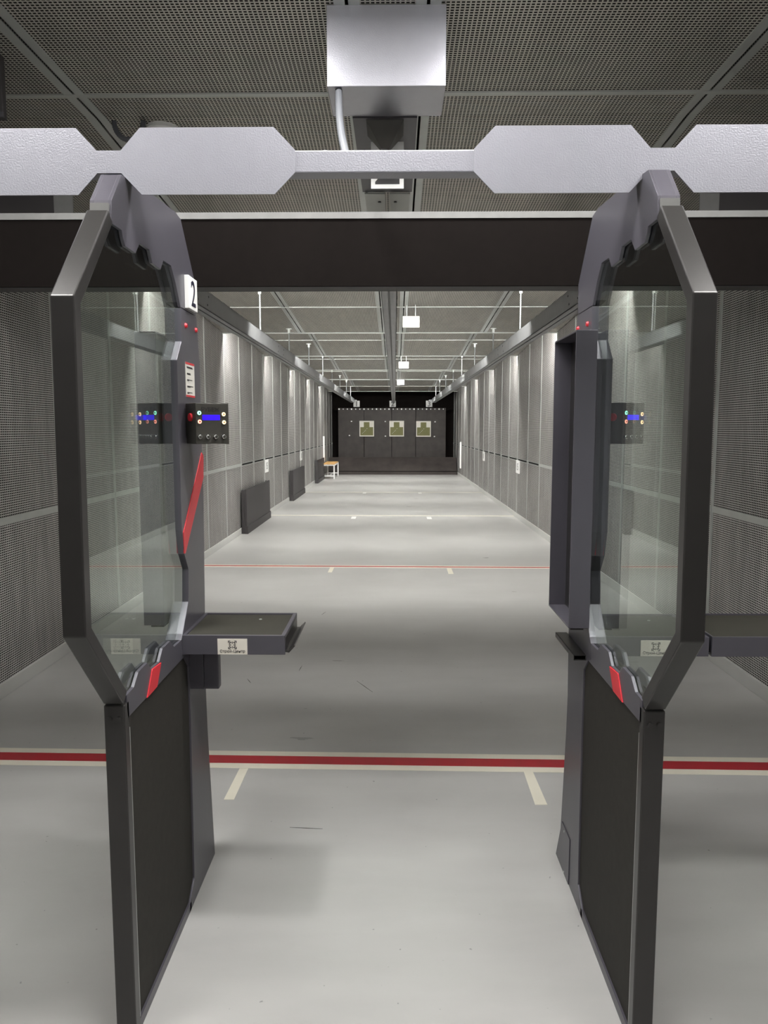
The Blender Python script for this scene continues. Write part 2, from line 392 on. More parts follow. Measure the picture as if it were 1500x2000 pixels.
# ================================================================== stall dividers
XI = -0.648; TH = 0.05
def S(pts): return [(v.y, v.z) for v in (onX(px, py, XI) for px, py in pts)]
def offset_path(p, d):
    """polyline (y,z) -> closed ribbon of width d to its right side"""
    n = len(p); out = []
    for i in range(n):
        a = Vector(p[max(i-1, 0)]); b = Vector(p[i]); c = Vector(p[min(i+1, n-1)])
        def nrm(u, v):
            e = (v-u); e = e.normalized() if e.length > 1e-9 else Vector((0, 0)); return Vector((-e.y, e.x))
        if i == 0: q = nrm(b, c)*d
        elif i == n-1: q = nrm(a, b)*d
        else:
            n1, n2 = nrm(a, b), nrm(b, c); m_ = (n1+n2).normalized(); q = m_*(d/max(0.3, m_.dot(n1)))
        out.append(tuple(b+q))
    return list(p)+out[::-1]
P_FRAME = [(1.792, 2.022), (1.580, 1.797), (1.566, 1.093), (1.772, 0.872)]
P_UPPER = S([(237.5, 341), (217.5, 391), (216.7, 435), (238, 450), (240, 463), (245, 481), (265, 495), (273, 475), (291.7, 488), (297.5, 514), (314, 526.7), (319, 509), (334, 519), (343, 553), (352.5, 600), (383, 617), (382.5, 560), (353, 428), (341.7, 413), (301.7, 382.5)])
P_REAR = S([(353, 601.5), (383.5, 618.5), (390, 710), (397.7, 980), (400.5, 1196), (402.5, 1350)])+[(2.560, 0.50), (2.620, 0.0), (2.275, 0.0), (2.285, 0.030), (2.342, 0.078), (2.352, 0.636)]+S([(369, 1300), (360, 1283), (354.4, 1282), (354.4, 1250), (357, 1238), (368, 1175), (368, 1111), (360, 1082), (355, 1036), (345.5, 703), (354.5, 667)])
P_LOWER = S([(241.6, 1364), (261.6, 1342), (270.4, 1312), (288, 1294.4), (295.7, 1306.4), (311, 1293), (317.6, 1266), (332.8, 1252), (340, 1263), (354.4, 1250), (354.4, 1282), (360, 1283), (249.6, 1402.4), (242.4, 1394)])
P_LOWER = [(max(y, 1.792), z) for y, z in P_LOWER]
P_UCORE = S([(237.5, 341.3), (217.8, 391), (217.2, 418), (262, 440), (335, 492), (352, 590), (382, 616), (382, 560), (353, 428.5), (341.7, 413.5), (301.7, 383)])
P_LCORE = [(max(y, 1.793), z) for y, z in S([(243, 1393), (243, 1378), (300, 1345), (354, 1277), (359, 1283), (249.8, 1401.5)])]
P_GLASS = S([(214, 418), (150, 590), (170, 1240), (245, 1368), (300, 1330), (362, 1268), (374, 1180), (374, 1100), (362, 1040), (352, 700), (360, 600), (345, 505), (240, 428)])
P_PANEL = [(1.785, 0.03)]+S([(256, 1400), (250, 1385), (262, 1345), (340, 1270), (362, 1275), (369, 1300)])+[(2.354, 0.636), (2.344, 0.078), (2.288, 0.030)]
P_RED1 = S([(296, 1307), (313.5, 1293.6), (305.6, 1341), (286.4, 1363)])
P_RED2 = S([(393, 884), (396.2, 889), (396.4, 932), (361.5, 1081), (359.5, 1081), (357.5, 1040)])
def divider(name, label, dx, mirror, dy):
    """built on the face plane of the stall; mirror for the divider on the other side of the lane"""
    face = XI if not mirror else 0.588
    sg = -1 if not mirror else 1                         # direction away from the lane
    X = lambda t: tuple(sorted((face+sg*t[0], face+sg*t[1])))
    sh = lambda P: [(y+dy, z) for y, z in P]
    t = thing(name, label, 'stall divider', (face+sg*TH/2, 2.2+dy, 0), 'stall dividers')
    pr = lambda nm, P, m, a, b, bev=0.0: obj(nm, G().prism(sh(P), 'X', *X((a, b))), m, t, bevel=bev)
    pr('front_frame', offset_path(P_FRAME, 0.034), 'dark', 0.0, TH, 0.003)
    pr('front_post', [(1.772, 0.0), (1.806, 0.0), (1.806, 0.872), (1.772, 0.868)], 'dark', 0.0, TH, 0.003)
    bolts = [obj('bolt', G().tube((face+sg*q, 1.768+dy, 0.835), (face+sg*q, 1.774+dy, 0.835), 0.006, 12), 'dark', t) for q in (0.014, 0.036)]
    pr('edge_trim', [(1.806, 0.02), (1.812, 0.02), (1.812, 0.80), (1.806, 0.80)], 'galv', 0.002, TH-0.002)
    ub = pr('upper_bracket', P_UCORE, 'coat', 0.0085, TH-0.0085)
    for a, b in ((0.0, 0.0085), (TH-0.0085, TH)): obj('toothed_plate', G().prism(sh(P_UPPER), 'X', *X((a, b))), 'coat', ub, bevel=0.001)
    wp = S([(217.5, 393)]); y0, z0 = wp[0]
    obj('weld_plate', G().box(*X((0.004, TH-0.004)), y0-0.010+dy, y0+0.004+dy, z0-0.030, z0-0.006), 'midgrey', ub)
    pr('rear_post', P_REAR, 'coat', 0.0, TH, 0.0015)
    lb = pr('lower_bracket', P_LCORE, 'coat', 0.0085, TH-0.0085)
    for a, b in ((0.0, 0.0085), (TH-0.0085, TH)): obj('toothed_plate', G().prism(sh(P_LOWER), 'X', *X((a, b))), 'coat', lb, bevel=0.001)
    for a, b in ((-0.003, 0.001), (TH-0.001, TH+0.003)):
        obj('red_accent', G().prism(sh(P_RED1), 'X', *X((a, b))), 'red', lb, bevel=0.001)
    pr('infill_panel', P_PANEL, 'rubber', 0.006, TH-0.006)
    pr('base_rail', [(1.80, 0.0), (2.30, 0.0), (2.30, 0.03), (1.80, 0.03)], 'coat', 0.0, TH, 0.001)
    pr('glass_pane', P_GLASS, 'glass', 0.010, 0.022)
    pr('red_stripe', P_RED2, 'red', -0.002, 0.001)
    for px, py in ((362, 636), (382, 645)):
        v = onX(px, py, XI)
        obj('red_rivet', G().tube((face+sg*0.001, v.y+dy, v.z), (face-sg*0.006, v.y+dy, v.z), 0.009, 16, 0.006), 'red', t)
    return t, face, sg
divL, faceL, sgL = divider('stall_divider', 'grey steel stall divider with glass pane, carrying the white number plate and notice', 0, False, 0.0)
divR, faceR, sgR = divider('stall_divider', 'grey steel stall divider with glass pane, carrying the tray folded upright', 0, True, -0.018)
cov = [onX(px, py, faceR) for px, py in ((1087, 1667), (1099, 1604), (1114, 1640), (1111, 1728))]
cp = obj('access_cover', G().prism([(v.y, v.z) for v in cov], 'X', faceR-0.003, faceR+0.001), 'coat', divR, bevel=0.001)
for px, py in ((1104, 1624), (1103, 1703)):
    v = onX(px, py, faceR); obj('cover_screw', G().tube((faceR-0.005, v.y, v.z), (faceR-0.002, v.y, v.z), 0.004, 10), 'galv', cp)

# ------------------------------------------------------------------ number plate and notice on the divider
def plate_on_face(name, label, px, cat):
    p = [onX(a, b, XI) for a, b in px]
    y0 = (p[0].y+p[3].y)/2; y1 = (p[1].y+p[2].y)/2; z1 = (p[0].z+p[1].z)/2; z0 = (p[2].z+p[3].z)/2
    return y0, y1, z0, z1
y0, y1, z0, z1 = plate_on_face('', '', [(357.5, 538), (376, 546), (377.5, 609), (359, 602)], '')
t = thing('number_plate', 'white plate with the number 2 on the stall divider beside the black beam', 'sign', (XI, (y0+y1)/2, z0))
obj('plate', G().box(XI, XI+0.014, y0+0.012, y1, z0, z1), 'white', t, bevel=0.001)
text('numeral', '2', (z1-z0)*1.12, 'navy', t, (XI+0.0145, (y0+y1)/2+0.006, (z0+z1)/2), FACE_X, bold=0.0008)
y0, y1, z0, z1 = plate_on_face('', '', [(361, 707), (378, 711), (380.5, 778), (363.5, 774)], '')
t = thing('notice', 'narrow paper notice with red ends and short text lines above the control box', 'notice', (XI, (y0+y1)/2, z0))
obj('sheet', G().box(XI, XI+0.0012, y0, y1, z0, z1), 'paper', t)
for a, b in ((z1-0.006, z1), (z0, z0+0.006)): obj('red_edge', G().box(XI+0.0008, XI+0.0018, y0, y1, a, b), 'red', t)
hh = z1-z0
for k, (l1, l2) in enumerate(((0.62, 0.66), (0.40, 0.42), (0.58, 0.2), (0.66, 0.36), (0.56, 0.18))):
    zc = z1-hh*(0.13+0.185*k)
    for q, l in ((0, l1), (0.028, l2)):
        obj('text_line', G().box(XI+0.0008, XI+0.0018, y0+0.014, y0+0.014+(y1-y0)*l, zc-hh*q-0.0010, zc-hh*q+0.0010), 'ink', t)

# ------------------------------------------------------------------ control box
def control_box(label, ox):
    W, Hh, D, th = 0.108, 0.124, 0.075, math.radians(38)
    c0 = onY(381.5, 789, 2.33); c1 = onY(381.5, 865, 2.33)
    org = Vector((c0.x+ox, 2.33, (c0.z+c1.z)/2))         # front left edge, mid height
    ex = Vector((math.cos(th), math.sin(th), 0)); ez = Vector((math.sin(th), -math.cos(th), 0)); ey = Vector((0, 0, 1))
    mx = frame_mx(org, ex, ey, ez)                        # local x right, y up, z outwards
    t = thing('control_box', label, 'control box', org-Vector((0, 0, Hh/2)), 'lane control boxes')
    ob = lambda nm, g, m, par=t, **k: obj(nm, g, m, par, mx=mx, **k)
    ob('housing', G().box(0, W, -Hh/2, Hh/2, -D, 0), 'plastic', bevel=0.002)
    ob('side_cover', G().box(W-0.006, W+0.003, -Hh/2-0.001, Hh/2+0.001, -D*0.8, -0.006), 'plastic')
    obj('mounting_bracket', G().box(XI+ox, org.x+0.01, 2.405, 2.44, org.z-0.045, org.z+0.045), 'plastic', t)
    u = W/68.0                                            # metres per photo pixel on the face
    X = lambda px: (px-381.5)*u*0.985; Yp = lambda py: (827-py)*u
    ob('display', G().box(X(395.5), X(431.5), Yp(820.3), Yp(810.5), 0, 0.0012), 'blue')
    ob('lettering', (lambda g: (setattr(g, 'v', [Vector((p.x+X(412.5), p.y+Yp(800), p.z+0.0008)) for p in g.v]), g)[1])(text_geo('РУБЕЖ', 0.0165, sx=1.05, bold=0.0003)), 'ink')
    for px, py, m in ((388, 807, 'ledg'), (388.5, 823.5, 'ledr'), (439, 809, 'ledo'), (439.5, 824.5, 'ledo')):
        ob('button', G().tube((X(px), Yp(py), 0), (X(px), Yp(py), 0.004), 0.0072, 20), 'chrome')
        ob('led_ring', G().tube((X(px), Yp(py), 0.004), (X(px), Yp(py), 0.0052), 0.0058, 20), m)
        ob('button_cap', G().tube((X(px), Yp(py), 0.004), (X(px), Yp(py), 0.0062), 0.0028, 14), {'ledg': 'hose', 'ledr': 'red', 'ledo': 'wood'}[m])
    for px in (388.5, 405, 421.5, 438.5):
        ob('knob', G().tube((X(px), Yp(852.5), 0), (X(px), Yp(852.5), 0.008), 0.0078, 22, 0.0066), 'chrome', bevel=0.001)
        ob('knob_face', G().tube((X(px), Yp(852.5), 0.008), (X(px), Yp(852.5), 0.0086), 0.0045, 16), 'plastic')
    ob('stop_button', G().tube((0.001, Yp(815), -D*0.45), (-0.006, Yp(815), -D*0.45), 0.012, 20), 'red')
    return t
control_box('black control box with blue display on the divider below the paper notice', 0.0)
control_box('black control box with blue display behind the glass divider with the upright tray', faceR+TH-XI)

# ------------------------------------------------------------------ shelves
SY0, SY1, SZ1, SZ0, SXR = 2.280, 2.573, 0.902, 0.842, -0.334
def logo(parent, cx, cz, y, s):
    g = G(); b = lambda x0, x1, z0, z1: g.box(cx+min(x0, x1)*s, cx+max(x0, x1)*s, y-0.0008, y, cz+min(z0, z1)*s, cz+max(z0, z1)*s)
    for sx in (-1, 1):
        for sz in (-1, 1):
            b(sx*0.5, sx*0.24, sz*0.5, sz*0.42); b(sx*0.5, sx*0.42, sz*0.42, sz*0.24)
            b(sx*0.34, sx*0.10, sz*0.34, sz*0.26); b(sx*0.34, sx*0.26, sz*0.26, sz*0.10)
    for q in (-1, 1):
        b(-0.035, 0.035, q*0.40, q*0.15); b(q*0.40, q*0.15, -0.035, 0.035)
    return obj('emblem', g, 'ink', parent)
def shelf(label, xf):
    d = xf-XI; x0, x1 = xf, SXR+d
    t = thing('shelf', label, 'shelf', (xf, SY1, SZ0), 'fixed stall shelves')
    obj('tray_frame', G().box(x0, x1, SY0, SY0+0.010, SZ0, SZ1).box(x0, x1, SY1-0.010, SY1, SZ0, SZ1).box(x0, x0+0.010, SY0+0.01, SY1-0.01, SZ0, SZ1).box(x1-0.012, x1, SY0+0.01, SY1-0.01, SZ0+0.004, SZ1).box(x0+0.01, x1-0.012, SY0+0.01, SY1-0.01, SZ0, SZ0+0.006), 'coat', t, bevel=0.001)
    obj('rubber_mat', G().box(x0+0.010, x1-0.012, SY0+0.010, SY1-0.010, SZ0+0.006, SZ1-0.005), 'mat', t)
    obj('side_recess', G().box(x1-0.002, x1+0.0012, SY0+0.012, SY1-0.012, SZ0+0.006, SZ1-0.008), 'dark', t)
    obj('support_lip', G().prism([(x1, SZ0+0.008), (x1+0.012, SZ0+0.006), (x1+0.030, SZ0+0.026), (x1+0.028, SZ0+0.030), (x1+0.010, SZ0+0.012), (x1, SZ0+0.012)], 'Y', SY0+0.004, SY1-0.004), 'dark', t)
    sk = obj('sticker', G().box(x0+0.108, x0+0.199, SY0-0.0012, SY0, SZ0+0.001, SZ1-0.010), 'sticker', t)
    logo(sk, x0+0.1535, SZ0+0.031, SY0-0.0012, 0.026)
    text('lettering', 'Строй-Центр', 0.0125, 'ink', sk, (x0+0.1535, SY0-0.0016, SZ0+0.0105), FACE_NY)
    obj('under_box', G().box(x0, x0+0.044, 2.352, 2.52, 0.708, SZ0), 'coat', t, bevel=0.001)
    obj('under_cover', G().box(x0+0.0445, x0+0.092, 2.352, 2.385, 0.708, SZ0), 'coat', t, bevel=0.003)
    sc = onZ(509, 1209.5, SZ1-0.004); obj('mat_screw', G().tube((sc.x+d, sc.y, SZ1-0.0055), (sc.x+d, sc.y, SZ1-0.003), 0.005, 10), 'galv', t)
    return t
shelf('grey shelf with black rubber mat and pale sticker, fixed below the control box and notice', XI)
shelf('grey shelf with black mat and sticker, its end butting against the lowered tray', faceR+TH)

def tray_geo(L, W, Hh):   # open frame with a floor plate; local x along length, y width, z height
    g = G().box(0, L, 0, 0.006, 0, Hh).box(0, L, W-0.006, W, 0, Hh).box(0, 0.006, 0.006, W-0.006, 0, Hh).box(L-0.006, L, 0.006, W-0.006, 0, Hh)
    return g
TL, TW, TH_ = 0.880, 0.300, 0.062
# folded upright on the divider: length -> +z, width -> +y, height -> -x
ty = 2.262; tz = onX(1165, 1240, faceR).z
t = thing('folding_tray', 'long grey tray folded upright against the stall divider', 'tray', (faceR, ty, tz-0.012))
mxu = frame_mx(Vector((faceR-0.0035, ty, tz)), Vector((0, 0, 1)), Vector((0, 1, 0)), Vector((-1, 0, 0)))
obj('tray_frame', tray_geo(TL, TW, TH_), 'coat', t, mx=mxu, bevel=0.0015)
obj('tray_floor', G().box(0.006, TL-0.006, 0.006, TW-0.006, 0.0, 0.008), 'dark', t, mx=mxu)
for q in (0.03, 0.15): obj('tray_lip', G().box(-0.012, 0.0, q, q+0.08, 0.010, 0.050), 'dark', t, mx=mxu)
# the same tray of lane one, folded upright behind the other divider
t = thing('folding_tray', 'long grey tray folded upright behind the glass of the divider with the number plate', 'tray', (XI-TH, ty+0.018, tz-0.012))
mxl = frame_mx(Vector((XI-TH-0.0035, ty+0.018, tz)), Vector((0, 0, 1)), Vector((0, 1, 0)), Vector((-1, 0, 0)))
obj('tray_frame', tray_geo(TL, TW, TH_), 'coat', t, mx=mxl, bevel=0.0015)
obj('tray_floor', G().box(0.006, TL-0.006, 0.006, TW-0.006, 0.0, 0.008), 'dark', t, mx=mxl)
for q in (0.03, 0.15): obj('tray_lip', G().box(-0.012, 0.0, q, q+0.08, 0.010, 0.050), 'dark', t, mx=mxl)
b0 = onX(1144.8, 1280, faceR); b1 = onX(1144.8, 1290, faceR)
obj_b = G()
bx0, bx1, by0, by1, bz0, bz1 = faceR-0.038, faceR, b0.y, b0.y+0.27, b1.z, b0.z
obj_b.box(bx0, bx1, by0, by1, bz0, bz0+0.0015).box(bx0, bx1, by0, by1, bz1-0.0015, bz1).box(bx0, bx0+0.0015, by0, by1, bz0, bz1).box(bx1-0.0015, bx1, by0, by1, bz0, bz1)
t = thing('tray_rest', 'short dark square tube under the upright folded tray', 'bracket', (faceR, by0, bz0))
obj('tube', obj_b, 'dark', t)
# lowered in lane three
xs3 = SXR+(faceR+TH-XI)+0.008
t = thing('folding_tray', 'long grey tray with black mat lowered level beyond the divider with the upright tray', 'tray', (xs3, SY1, SZ0))
mxd = frame_mx(Vector((xs3, SY0-0.002, SZ0)), Vector((1, 0, 0)), Vector((0, 1, 0)), Vector((0, 0, 1)))
obj('tray_frame', tray_geo(TL, TW, TH_), 'coat', t, mx=mxd, bevel=0.0015)
obj('rubber_mat', G().box(0.006, TL-0.006, 0.006, TW-0.006, 0.010, TH_-0.006), 'mat', t, mx=mxd)
obj('rest_leg', G().box(xs3+TL-0.03, XR, SY0+0.10, SY0+0.16, SZ0+0.01, SZ0+0.05), 'coat', t)

# ================================================================== overhead crossbeam
YC = 1.912
cb = thing('crossbeam', 'silver crossbeam with octagonal plates joining the tops of the stall dividers', 'beam', (-0.03, YC, 2.09))
zt0, zt1 = 2.139, 2.191
obj('tube', G().box(XL, XR, YC+0.004, YC+0.054, zt0, zt1), 'silver', cb, bevel=0.003)
ZT, ZB = 2.243, 2.089
def plate(a, b, cut0=True, cut1=True, k=0.050):
    P = []
    P += [(a, zt0), (a+k, ZB)] if cut0 else [(a, ZB)]
    P += [(b-k, ZB), (b, zt0), (b, zt1), (b-k, ZT)] if cut1 else [(b, ZB), (b, ZT)]
    P += [(a+k, ZT), (a, zt1)] if cut0 else [(a, ZT)]
    return P
for xn, l, r in ((-0.6865, 0.42, 0.447), (0.6345, 0.447, 0.42)):
    P = plate(xn+0.027, xn+r, k=0.05); Q = plate(xn-l, xn-0.027, k=0.05)
    # one sheet: plate - neck - plate
    poly = [(xn-l, zt0), (xn-l+0.05, ZB), (xn-0.077, ZB), (xn-0.029, zt0), (xn+0.029, zt0), (xn+0.077, ZB), (xn+r-0.05, ZB), (xn+r, zt0), (xn+r, zt1), (xn+r-0.05, ZT), (xn+0.077, ZT), (xn+0.029, zt1), (xn-0.029, zt1), (xn-0.077, ZT), (xn-l+0.05, ZT), (xn-l, zt1)]
    obj('octagon_plate', G().prism(poly, 'Y', YC, YC+0.004), 'silver', cb)

# ================================================================== black ballistic beam above the stalls
YBM = 2.640
bb = thing('ballistic_beam', 'long black rubber faced beam spanning the lanes behind the stalls', 'beam', (-0.07, YBM, 2.007))
obj('core', G().box(XL, XR, YBM+0.012, YBM+0.12, 2.007, 2.222), 'darkpanel', bb)
obj('rubber_face', G().box(XL, XR, YBM, YBM+0.012, 2.004, 2.222), 'beamface', bb)
obj('top_flange', G().box(XL, XR, YBM-0.004, YBM+0.13, 2.222, 2.243), 'midgrey', bb)

# ================================================================== centre drive housing, conduit, lane plate
XC = -0.04
fb = onY(638.5, 169, 2.85); fbr = onY(871, 169, 2.85)
t = thing('drive_housing', 'shiny grey steel drive housing hanging from the ceiling over lane two', 'housing', (XC, 2.98, ZN))
obj('housing_box', G().box(fb.x, fbr.x, 2.85, 3.115, fb.z, ZN-0.002), 'boxsilver', t, bevel=0.002)
ca, cb_ = onZ(705, 300, 2.72), onZ(808, 300, 2.72)
obj('track_cover', G().box(XC-0.125, XC+0.125, 3.115, 4.05, 2.722, 2.90), 'housing', t)
obj('funnel', G().hexa([(XC-0.016, 3.20, 2.64), (XC+0.016, 3.20, 2.64), (XC+0.016, 3.24, 2.64), (XC-0.016, 3.24, 2.64), (XC-0.075, 3.13, 2.724), (XC+0.075, 3.13, 2.724), (XC+0.075, 3.30, 2.724), (XC-0.075, 3.30, 2.724)]), 'plastic', t)
for a, b in ((XC-0.115, XC-0.012), (XC+0.012, XC+0.115)):
    lp = obj('end_plate', G().box(a, b, 4.05, 4.75, 2.712, 2.72), 'railplate', t)
    xs_ = b-0.03 if a < XC else a+0.03
    obj('plate_screw', G().tube((xs_, 4.18, 2.707), (xs_, 4.18, 2.712), 0.008, 10), 'dark', lp)
t2 = thing('number_plate', 'white lane plate with a bold black 2 hanging under the drive housing', 'sign', (XC, 3.30, 2.52))
sa, sb = onY(724.5, 277, 3.32), onY(788.5, 368, 3.32)
obj('plate', G().box(sa.x, sb.x, 3.32, 3.328, sb.z, sa.z), 'white', t2)
text('numeral', '2', 0.185, 'ink', t2, ((sa.x+sb.x)/2, 3.3195, (sa.z+sb.z)/2-0.006), FACE_NY, bold=0.006, sx=1.1)
obj('hanger', G().box(XC-0.006, XC+0.006, 3.322, 3.327, sa.z-0.004, 2.74), 'dark', t2)
# corrugated conduit from the housing to the crossbeam
pts = []
A = Vector((onY(661, 172, 2.87).x, 2.885, fb.z+0.004)); B = Vector((onY(634, 292, 1.94).x, 1.94, zt1-0.004))
NP = 140
for i in range(NP+1):
    s = i/NP
    p = A.lerp(B, s); p.z += -0.10*math.sin(math.pi*s); p.x += 0.035*math.sin(math.pi*s)-0.012*math.sin(2*math.pi*s)
    pts.append(p)
cg = obj('conduit', G().path(pts, lambda i: 0.0128 if i % 2 else 0.0095, 12), 'hose')
tag(cg, 'grey corrugated conduit running from the drive housing down to the crossbeam', 'conduit')
# round ceiling device and its short conduit, above the octagon plate
c = onZ(320, 256, ZN-0.02)
t = thing('ceiling_device', 'round white ceiling device peeking over an octagonal crossbeam plate', 'device', (c.x, c.y, ZN))
obj('base_ring', G().tube((c.x, c.y, ZN-0.018), (c.x, c.y, ZN+0.001), 0.082, 32), 'white', t)
obj('dome', G().tube((c.x, c.y, ZN-0.045), (c.x, c.y, ZN-0.018), 0.05, 32, 0.07), 'white', t)
q = onZ(245, 292, 2.86)
pts = [Vector((q.x-0.10+0.26*s, q.y+0.03*s, ZN-0.02-0.08*(1-(2*s-1)**2)**0.5 if 0 < s < 1 else ZN-0.02)) for s in [i/40 for i in range(41)]]
pts = [Vector((q.x-0.05+0.14*(1-math.cos(math.pi*s))/2, q.y, ZN-0.01-0.085*math.sin(math.pi*s))) for s in [i/50 for i in range(51)]]
tag(obj('conduit', G().path(pts, lambda i: 0.013 if i % 2 else 0.011, 10), 'hose', smooth=True), 'short looped grey conduit hanging from the mesh ceiling of lane one', 'conduit')
# dark boxes near the side walls
v = onY(7, 230, 3.18)
t = thing('ceiling_duct', 'dark ceiling duct box near the wall above lane one', 'duct', (-1.9, 3.19, v.z))
obj('duct_body', G().box(XL, v.x, 3.18, 3.21, v.z, ZN-0.004), 'darkpanel', t, bevel=0.002)
obj('duct_flange', G().box(XL, v.x+0.004, 3.17, 3.18, v.z, v.z+0.02), 'housing', t)
for xa, xb, xc_, lab in ((XL, -1.62, -1.53, 'lane one'), (XR, 1.52, 1.43, 'lane three')):
    t = thing('side_baffle', 'dark upright baffle plate with grey edge between wall and ceiling track of '+lab, 'baffle', ((xa+xb)/2, 3.76, 2.4))
    obj('plate', G().box(*sorted((xa, xb)), 3.76, 3.78, 2.40, 2.76), 'darkpanel', t)
    obj('edge_strip', G().box(*sorted((xb, xc_)), 3.76, 3.772, 2.40, 2.76), 'midgrey', t)

# ================================================================== target tracks on hangers
ORD3 = {1: 'one', 2: 'two', 3: 'three'}
def track(label, xa, xb, rods, lane, gx):
    t = thing('target_track', label, 'track', ((xa+xb)/2, 3.7, 2.34), 'target tracks')
    z0, z1, ya, yb = 2.335, 2.465, 3.7, 24.6
    cuts = [ya, 8.2, 12.4, 16.6, 20.6, yb]
    for p, q in zip(cuts[:-1], cuts[1:]):
        g = G().box(xa, xa+0.004, p+0.003, q-0.003, z0, z1).box(xb-0.004, xb, p+0.003, q-0.003, z0, z1).box(xa, xb, p+0.003, q-0.003, z1-0.004, z1)
        xm = (xa+xb)/2
        g.box(xa, xm-0.006, p+0.003, q-0.003, z0, z0+0.004).box(xm+0.006, xb, p+0.003, q-0.003, z0, z0+0.004)
        rs = obj('rail_section', g, 'rail', t)
        for yy in ((p+0.35, p+0.75) if p > ya else (5.1, 5.35)):
            for zz in (z0+0.035, z1-0.035):
                for xx, s_ in ((xa, -1), (xb, 1)):
                    obj('rail_bolt', G().tube((xx, yy+(zz-z0)*0.6, zz), (xx+s_*0.003, yy+(zz-z0)*0.6, zz), 0.007, 8), 'dark', rs)
    obj('drive_belt', G().box((xa+xb)/2-0.004, (xa+xb)/2+0.004, ya, yb, z0+0.012, z0+0.03), 'plastic', t)
    xm = (xa+xb)/2
    for y in rods:
        k = max(i for i, e in enumerate([EDGE[0]]+EDGE[1:]) if e <= y); fr = (y-EDGE[k])/(EDGE[k+1]-EDGE[k]); zt = ZC+(ZLOW-ZC)*fr
        r = obj('hanger_rod', G().tube((xm, y, z1-0.002), (xm, y, zt+0.004), 0.008, 10), 'rail', t)
        obj('rod_bracket', G().box(xm-0.035, xm+0.035, y-0.015, y+0.015, zt-0.014, zt-0.003).box(xm-0.014, xm+0.014, y-0.014, y+0.014, zt-0.06, zt-0.012), 'galv', r)
    obj('end_hook', G().tube((xm, yb-0.02, z0+0.085), (gx, yb+0.03, z0+0.08), 0.014, 10).tube((gx, yb+0.03, z0+0.09), (gx, yb+0.03, z0+0.062), 0.009, 8), 'rail', t)
    pt = thing('lane_sign', 'grey lane sign with black number %s hanging at the far end of its track' % ORD3[lane], 'sign', (gx, yb+0.03, 2.2), 'lane signs at the backstop')
    obj('plate', G().box(gx-0.10, gx+0.10, yb+0.026, yb+0.034, 2.205, 2.40), 'midgrey', pt)
    text('numeral', str(lane), 0.215, 'ink', pt, (gx, yb+0.0255, 2.302), FACE_NY, bold=0.007)
RODS = [5.55, 7.75, 9.85, 12.1, 14.4, 16.5, 18.9, 21.4, 23.4]
track('grey steel target track of lane one hung on rods from the ceiling', -1.385, -1.285, RODS, 1, -1.217)
track('grey steel target track of lane two running along the middle of the ceiling', -0.085, 0.012, RODS, 2, -0.068)
track('grey steel target track of lane three hung on rods from the ceiling', 1.185, 1.285, RODS, 3, 1.09)

# white boards hung below the ceiling
for px, py, y, wd, lab in ((803, 628.5, 8.5, 0.183, 'nearest the stalls'), (788.5, 713, 14.2, 0.18, 'halfway along the range'), (782.5, 747, 20.0, 0.178, 'nearest the backstop')):
    c = onY(px, py, y)
    k = max(i for i, e in enumerate(EDGE) if e <= y); zt = ZC+(ZLOW-ZC)*(y-EDGE[k])/(EDGE[k+1]-EDGE[k])
    t = thing('hanging_board', 'small white board hanging from the ceiling beside the middle track, '+lab, 'board', (c.x, y, c.z), 'white boards under the ceiling')
    obj('board', G().box(c.x-wd/2, c.x+wd/2, y, y+0.012, c.z-0.06, c.z+0.06), 'white', t, bevel=0.002)
    obj('hanger', G().box(c.x-0.05, c.x-0.044, y+0.012, y+0.016, c.z, zt+0.002).box(c.x+0.044, c.x+0.05, y+0.012, y+0.016, c.z, zt+0.002), 'galv', t)

# ================================================================== backstop
t = thing('rubber_curtain', 'hanging black rubber backstop curtain of upright sheets behind the targets', 'curtain', (-0.1, 27.2, 0.0))
xs = [-2.0, onY(711, 850, 27.2).x, onY(765, 850, 27.2).x, onY(812, 850, 27.2).x, 1.80]
for i, (a, b) in enumerate(zip(xs[:-1], xs[1:])):
    obj('sheet', G().box(a+0.008, b-0.008, 27.2+0.012*(i % 2), 27.225+0.012*(i % 2), 0.02, 2.237), 'rubber2', t, bevel=0.004)
obj('hanging_rail', G().box(-2.1, 1.9, 27.24, 27.30, 2.16, 2.26), 'beamface', t)
obj('rail_bracket', G().box(-2.06, -2.0, 27.30, YE, 2.16, 2.24).box(1.82, 1.88, 27.30, YE, 2.16, 2.24), 'beamface', t)
for i in range(26):
    x = -1.96+(1.70+1.96)*i/25; r = 0.021+0.007*((i*7) % 3 == 0)
    obj('fastener', G().tube((x, 27.188, 2.20), (x, 27.214, 2.20), r, 12), 'white', t)
t = thing('sloped_trap', 'low black rubber ramp across the foot of the backstop', 'ramp', (-0.07, 26.0, 0))
obj('ramp_body', G().prism([(25.50, 0.0), (26.20, 0.0), (26.20, 0.552), (26.14, 0.552)], 'X', XL+0.02, XR-0.02), 'rubber2', t, bevel=0.006)
obj('ramp_seam', G().prism([(25.60, 0.09), (25.61, 0.095), (25.625, 0.112), (25.615, 0.107)], 'X', XL+0.03, XR-0.03), 'beamface', t)
